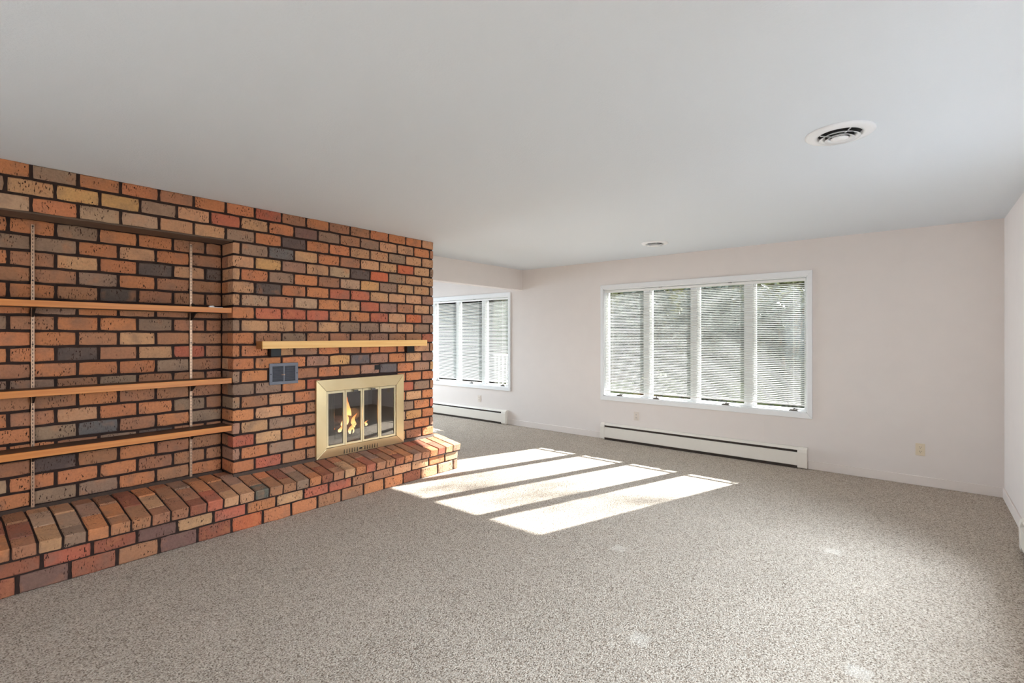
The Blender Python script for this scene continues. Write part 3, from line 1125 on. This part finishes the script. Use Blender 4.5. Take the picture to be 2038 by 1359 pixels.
def blind(x0, x1, label, group):
    yb_ = WY + 0.026
    root = empty('venetian_blind', ((x0 + x1) / 2, yb_, BOTZ), label=label, cat='blind', group=group)
    w = x1 - x0 - 0.012
    BOX('headrail', x0 + 0.006, x1 - 0.006, yb_ - 0.014, yb_ + 0.014, TOPZ, TOPZ + 0.027, M['slat'], root)
    BOX('bottom_rail', x0 + 0.007, x1 - 0.007, yb_ - 0.011, yb_ + 0.011, BOTZ - 0.010, BOTZ + 0.004, M['slat'], root)
    me = slat_mesh(w)
    n = int((TOPZ - BOTZ - 0.012) / SLAT_PITCH)
    for i in range(n):
        o = bpy.data.objects.new('slat', me)
        COL.objects.link(o)
        place(o, ((x0 + x1) / 2, yb_, BOTZ + 0.018 + i * SLAT_PITCH), root)
    for k in range(5):
        xx = x0 + 0.12 + (x1 - x0 - 0.24) * k / 4
        MB().tube((xx, yb_ - 0.0135, BOTZ), (xx, yb_ - 0.0135, TOPZ), 0.0011, n=5).build('ladder_cord', M['slat'], root)
    MB().tube((x0 + 0.045, yb_ - 0.022, 1.35), (x0 + 0.045, yb_ - 0.016, TOPZ + 0.01), 0.003, n=6).build('tilt_wand', M['slat'], root)
    return root


blind(-3.333, -0.917, 'wide white venetian blind lowered over the four pane living room window', 'white venetian blinds')
blind(-3.333 - 4.15, -0.917 - 4.15, 'white venetian blind in the window beyond the brick wall', 'white venetian blinds')

# ------------------------------------------------------------------ baseboard heaters
def heater(x0, x1, label, ydir=True):
    """hydronic baseboard along the window wall from x0 to x1"""
    root = empty('baseboard_heater', ((x0 + x1) / 2, WY, 0), label=label, cat='heater', group='baseboard heaters')
    yb_ = WY - 0.002
    c0, c1 = x0 + 0.055, x1 - 0.085
    BOX('back_plate', x0 + 0.01, x1 - 0.01, yb_ - 0.006, yb_, 0.02, 0.218, M['heater'], root)
    MB().prism([(yb_, 0.222), (yb_ - 0.030, 0.222), (yb_ - 0.052, 0.208), (yb_ - 0.058, 0.198), (yb_ - 0.054, 0.196), (yb_ - 0.048, 0.204), (yb_ - 0.028, 0.217), (yb_, 0.217)], 'x', c0, c1).build('hood', M['heater'], root)
    MB().prism([(yb_ - 0.052, 0.172), (yb_ - 0.066, 0.166), (yb_ - 0.064, 0.036), (yb_ - 0.055, 0.030), (yb_ - 0.055, 0.036), (yb_ - 0.060, 0.040), (yb_ - 0.062, 0.163), (yb_ - 0.050, 0.168)], 'x', c0, c1).build('front_cover', M['heater'], root)
    BOX('damper', c0, c1, yb_ - 0.046, yb_ - 0.042, 0.150, 0.205, M['fin'], root)
    BOX('toe_shadow', c0, c1, yb_ - 0.052, yb_ - 0.048, 0.001, 0.06, M['fin'], root)  # dark plate painting in the shadow below the front cover
    BOX('fin_element', c0, c1, yb_ - 0.052, yb_ - 0.008, 0.06, 0.12, M['fin'], root)
    for a, b in ((x0, c0 + 0.004), (c1 - 0.004, x1)):
        MB().prism([(yb_, 0.008), (yb_ - 0.058, 0.008), (yb_ - 0.066, 0.02), (yb_ - 0.070, 0.175), (yb_ - 0.062, 0.205), (yb_ - 0.032, 0.226), (yb_, 0.226)], 'x', a, b).build('end_cap', M['heater'], root, bevel=0.002)
    return root


heater(-3.36, -0.90, 'long cream baseboard heater below the wide window')
heater(-7.5, -5.065, 'cream baseboard heater beyond the brick wall edge')
h3 = heater(-3.36 + 20, -0.90 + 20, 'cream baseboard heater along the side wall, only its end cap in view')
h3.location = (RX, 3.405, 0)
h3.rotation_euler = (0, 0, R(-90))

# ------------------------------------------------------------------ outlets
def outlet(x, z, mat, label):
    root = empty('wall_outlet', (x, WY, z), label=label, cat='outlet', group='wall outlets')
    y = WY - 0.0005
    BOX('cover_plate', x - 0.035, x + 0.035, y - 0.006, y, z - 0.057, z + 0.057, mat, root, bevel=0.003)
    for dz in (-0.02, 0.02):
        m = MB().tube((x, y - 0.0055, z + dz), (x, y - 0.0085, z + dz), 0.0165, n=18)
        r = m.build('receptacle', mat, root)
        for dx_ in (-0.0063, 0.0063):
            BOX('slot', x + dx_ - 0.0014, x + dx_ + 0.0014, y - 0.0092, y - 0.0084, z + dz, z + dz + 0.009, M['dark'], r)
        MB().tube((x, y - 0.0084, z + dz - 0.008), (x, y - 0.0092, z + dz - 0.008), 0.0026, n=8).build('slot', M['dark'], r)
    MB().tube((x, y - 0.006, z), (x, y - 0.0075, z), 0.003, n=8).build('screw', mat, root)


outlet(0.020, 0.339, M['ivory'], 'ivory wall outlet near the room corner')
outlet(-2.859, 0.357, M['outwhite'], 'cream wall outlet under the wide window above the heater')
outlet(-5.694, 0.361, M['outwhite'], 'cream wall outlet below the window beyond the brick wall')

# ------------------------------------------------------------------ ceiling diffusers
def diffuser(cx_, cy_, r, label):
    root = empty('ceiling_vent', (cx_, cy_, H), label=label, cat='ceiling vent', group='round ceiling vents')
    c = (cx_, cy_, H)
    s = r / 0.15
    MB().lathe([(0.150 * s, 0.0), (0.150 * s, -0.004), (0.143 * s, -0.010), (0.112 * s, -0.016), (0.096 * s, -0.012), (0.092 * s, -0.001), (0.092 * s, 0.0)], c).build('flange', M['trim'], root, smooth=True)
    MB().lathe([(0.0, -0.0012), (0.092 * s, -0.0012)], c).build('duct_opening', M['dark'], root)
    for (ra, rb, zt, zb) in ((0.064, 0.088, -0.012, -0.026), (0.040, 0.064, -0.016, -0.031), (0.0, 0.038, -0.024, -0.036)):
        if ra == 0.0:
            pr = [(0.0, zb - 0.001), (0.020 * s, zb), (rb * s, zb + 0.006), (rb * s, zb + 0.010), (0.0, zb + 0.006)]
        else:
            pr = [(ra * s, zt), (rb * s, zb), (rb * s, zb - 0.002), ((ra - 0.002) * s, zt - 0.002), (ra * s, zt)]
        MB().lathe(pr, c).build('cone', M['trim'], root, smooth=True)
    m = MB()
    for a in (0.6, 0.6 + math.pi / 2, 0.6 + math.pi, 0.6 - math.pi / 2):
        d = Vector((math.cos(a), math.sin(a), 0))
        m.tube(Vector(c) + d * 0.02 * s + Vector((0, 0, -0.02)), Vector(c) + d * 0.093 * s + Vector((0, 0, -0.012)), 0.003, n=6)
    m.build('spokes', M['trim'], root)


diffuser(-0.305, 2.985, 0.152, 'larger round white vent in the ceiling nearer the viewer')
diffuser(-2.245, 5.210, 0.142, 'small round white vent in the ceiling near the wide window')

# ------------------------------------------------------------------ outdoors
MB().box(-40, 30, -30, WY + 0.16, -0.5, -0.352).build('ground_reflector', M['reflector'], origin=(0, 0, 0), kind='structure', label='added unseen grey ground terrace around the house', cat='reflector')  # unseen ground added to block sky glow from below and bounce neutral light
MB().box(-40, 30, WY + 0.16, 60, -0.5, -0.35).build('ground', M['lawn'], origin=(0, 0, 0), kind='structure', label='sunlit lawn outside the windows', cat='lawn')
FR = random.Random(21)


def shrub(x, y, rx, ry, z0, z1, mat, n, leaf, label, name='garden_shrub', clusters=26):
    root = empty(name, (x, y, -0.35), label=label, cat='shrub' if name == 'garden_shrub' else 'tree', group='garden planting')
    m = MB()
    m.tube((x, y, -0.36), (x, y, z0 + (z1 - z0) * 0.6), 0.07, 0.03, n=8)
    for k in range(5):
        a = FR.random() * 6.28
        m.tube((x, y, z0 * 0.5), (x + math.cos(a) * rx * 0.6, y + math.sin(a) * ry * 0.6, z0 + (z1 - z0) * 0.7), 0.035, 0.012, n=6)
    m.build('stem', M['bark'], root)
    vs, fs = [], []
    cl = []
    for i in range(clusters):
        while True:
            p = [FR.uniform(-1, 1) for _ in range(3)]
            if sum(q * q for q in p) < 1: break
        cl.append((x + p[0] * rx, y + p[1] * ry, (z0 + z1) / 2 + p[2] * (z1 - z0) / 2))
    for i in range(n):
        c = cl[i % clusters]
        s = 0.30 * min(rx, 1.2)
        p = Vector((c[0] + FR.gauss(0, s), c[1] + FR.gauss(0, s), c[2] + FR.gauss(0, s)))
        p.x = x + max(-1.0, min(1.0, (p.x - x) / (rx * 1.08))) * rx * 1.08 * (0.97 + 0.03 * FR.random())
        if p.z < -0.3: p.z = -0.3 + FR.random() * 0.4
        u = Vector((FR.gauss(0, 1), FR.gauss(0, 1), FR.gauss(0, 1))).normalized()
        v = u.orthogonal().normalized()
        L = leaf * (0.6 + 0.8 * FR.random())
        b = len(vs)
        vs += [p - u * L, p + v * L * 0.45, p + u * L, p - v * L * 0.45]
        fs.append((b, b + 1, b + 2, b + 3))
    me = MB()
    me.v = [tuple(q) for q in vs]; me.f = fs
    me2 = bpy.data.meshes.new('foliage')
    org = Vector((x, y, -0.35))
    me2.from_pydata([tuple(Vector(q) - org) for q in me.v], [], me.f)
    me2.materials.append(mat)
    o = bpy.data.objects.new('foliage', me2)
    COL.objects.link(o)
    place(o, org, root)
    o['kind'] = 'stuff'


sp = [(-6.95, 11.6, 0.68, 'leafgrey', 'grey green shrub outside the leftmost pane of the wide window'),
      (-5.3, 11.9, 0.68, 'leafgrey', 'grey green shrub outside the second pane of the wide window'),
      (-3.7, 11.5, 0.70, 'leafgrey', 'grey green shrub outside the third pane of the wide window'),
      (-2.1, 11.9, 0.70, 'leafgrey', 'grey green shrub outside the rightmost pane of the wide window')]
for x, y, r, mt, lb in sp:
    shrub(x, y, r, 0.8, 0.0, 3.0, M[mt], 5200, 0.075, lb)
for x, lb in ((-6.4, 'yellow green tree top showing above the blinds, left half of the wide window'), (-2.6, 'yellow green tree behind the grey shrubs, right half of the wide window')):
    shrub(x, 14.8, 1.65, 1.0, 0.6, 4.6, M['leafyellow'], 6000, 0.11, lb, 'garden_tree', 40)
shrub(-11.2, 12.6, 0.9, 0.7, 0.6, 3.0, M['leafdark'], 2600, 0.08, 'dark leafy tree in front of the brown neighbouring house', 'garden_tree')

# clipped hedge closing the garden
hv, hfc = [], []
NXH, NZH = 90, 12
for i in range(NXH + 1):
    for j in range(NZH + 1):
        xx = -8.2 + 14.0 * i / NXH
        zz = -0.36 + 4.5 * j / NZH + (0.25 * FR.random() if j == NZH else 0)
        hv.append((xx, 20.2 + 0.35 * (FR.random() - 0.5) + 0.3 * (j / NZH), zz))
for i in range(NXH):
    for j in range(NZH):
        a = i * (NZH + 1) + j
        hfc.append((a, a + NZH + 1, a + NZH + 2, a + 1))
hg = MB().add(hv, hfc)
hg.box(-8.2, 5.8, 20.6, 21.6, -0.36, 4.1)
hg.build('garden_hedge', M['leafdark'], label='tall clipped hedge closing the far end of the garden', cat='hedge', kind='stuff')

# tall thin tree beyond the garden: its high branch dapples the sun on the carpet
tt = empty('garden_tree', (4.2, 18.4, -0.35), label='tall thin tree rising above the garden', cat='tree', group='garden planting')
m = MB().tube((4.2, 18.4, -0.36), (4.1, 18.2, 9.6), 0.14, 0.06, n=8)
m.tube((4.12, 18.25, 8.2), (1.5, 18.0, 8.95), 0.05, 0.015, n=6)
m.build('trunk', M['bark'], tt)
vs, fs = [], []
for i in range(420):
    u = FR.random() ** 0.8
    c = Vector((3.3 - 1.9 * u, 18.0, 8.50 + 0.32 * u))
    p = c + Vector((FR.gauss(0, 0.12), FR.gauss(0, 0.25), FR.gauss(0, 0.16)))
    a_ = Vector((FR.gauss(0, 1), FR.gauss(0, 1), FR.gauss(0, 1))).normalized(); b_ = a_.orthogonal().normalized()
    L = 0.07 * (0.6 + 0.8 * FR.random()); k = len(vs)
    vs += [p - a_ * L, p + b_ * L * 0.5, p + a_ * L, p - b_ * L * 0.5]; fs.append((k, k + 1, k + 2, k + 3))
fo_ = MB(); fo_.v = [tuple(q) for q in vs]; fo_.f = fs
fo_.build('foliage', M['leafdark'], tt, kind='stuff')

# neighbouring house
hs = empty('neighbour_house', (-14.0, 17.5, -0.35), label='brown sided neighbouring house seen through the window beyond the brick wall', cat='house')
for i in range(16):
    z = -0.35 + i * 0.22
    MB().prism([(16.96, z), (17.2, z), (17.2, z + 0.22), (16.99, z + 0.22)], 'x', -20.5, -9.0).build('siding_board', M['siding'], hs)
MB().prism([(16.5, 3.15), (19.6, 4.6), (22.6, 3.15)], 'x', -21, -8.6).build('roof', M['roof'], hs)
BOX('wall', -20.4, -9.1, 17.15, 21.5, -0.35, 3.17, M['siding'], hs)
for a in (-17.2, -12.6):
    w_ = BOX('window', a, a + 1.2, 16.9, 17.0, 0.9, 2.2, M['extwhite'], hs)
    BOX('pane', a + 0.08, a + 1.12, 16.885, 16.91, 0.98, 2.12, M['grilledark'], w_)

# deck rail outside the window beyond the brick wall
dk = empty('deck_railing', (-9.0, 9.2, 0.0), label='white deck railing with square balusters outside the window beyond the brick wall', cat='railing')
BOX('top_rail', -12.4, -6.6, 9.16, 9.25, 0.93, 0.98, M['extwhite'], dk)
BOX('bottom_rail', -12.4, -6.6, 9.18, 9.23, 0.08, 0.13, M['extwhite'], dk)
x = -12.3
while x < -6.6:
    BOX('baluster', x, x + 0.04, 9.185, 9.225, 0.13, 0.93, M['extwhite'], dk)
    x += 0.13
for x in (-12.4, -9.55, -6.66):
    BOX('post', x - 0.05, x + 0.05, 9.155, 9.255, -0.35, 1.05, M['extwhite'], dk)
ddk = empty('deck', (-9.2, 7.9, -0.1), label='weathered wooden deck outside the window beyond the brick wall', cat='deck')
y = 6.6
while y < 8.95:
    BOX('deck_board', -12.5, -6.5, y, y + 0.135, -0.10, -0.06, M['deck'], ddk)
    y += 0.142
bpy.context.view_layer.update()
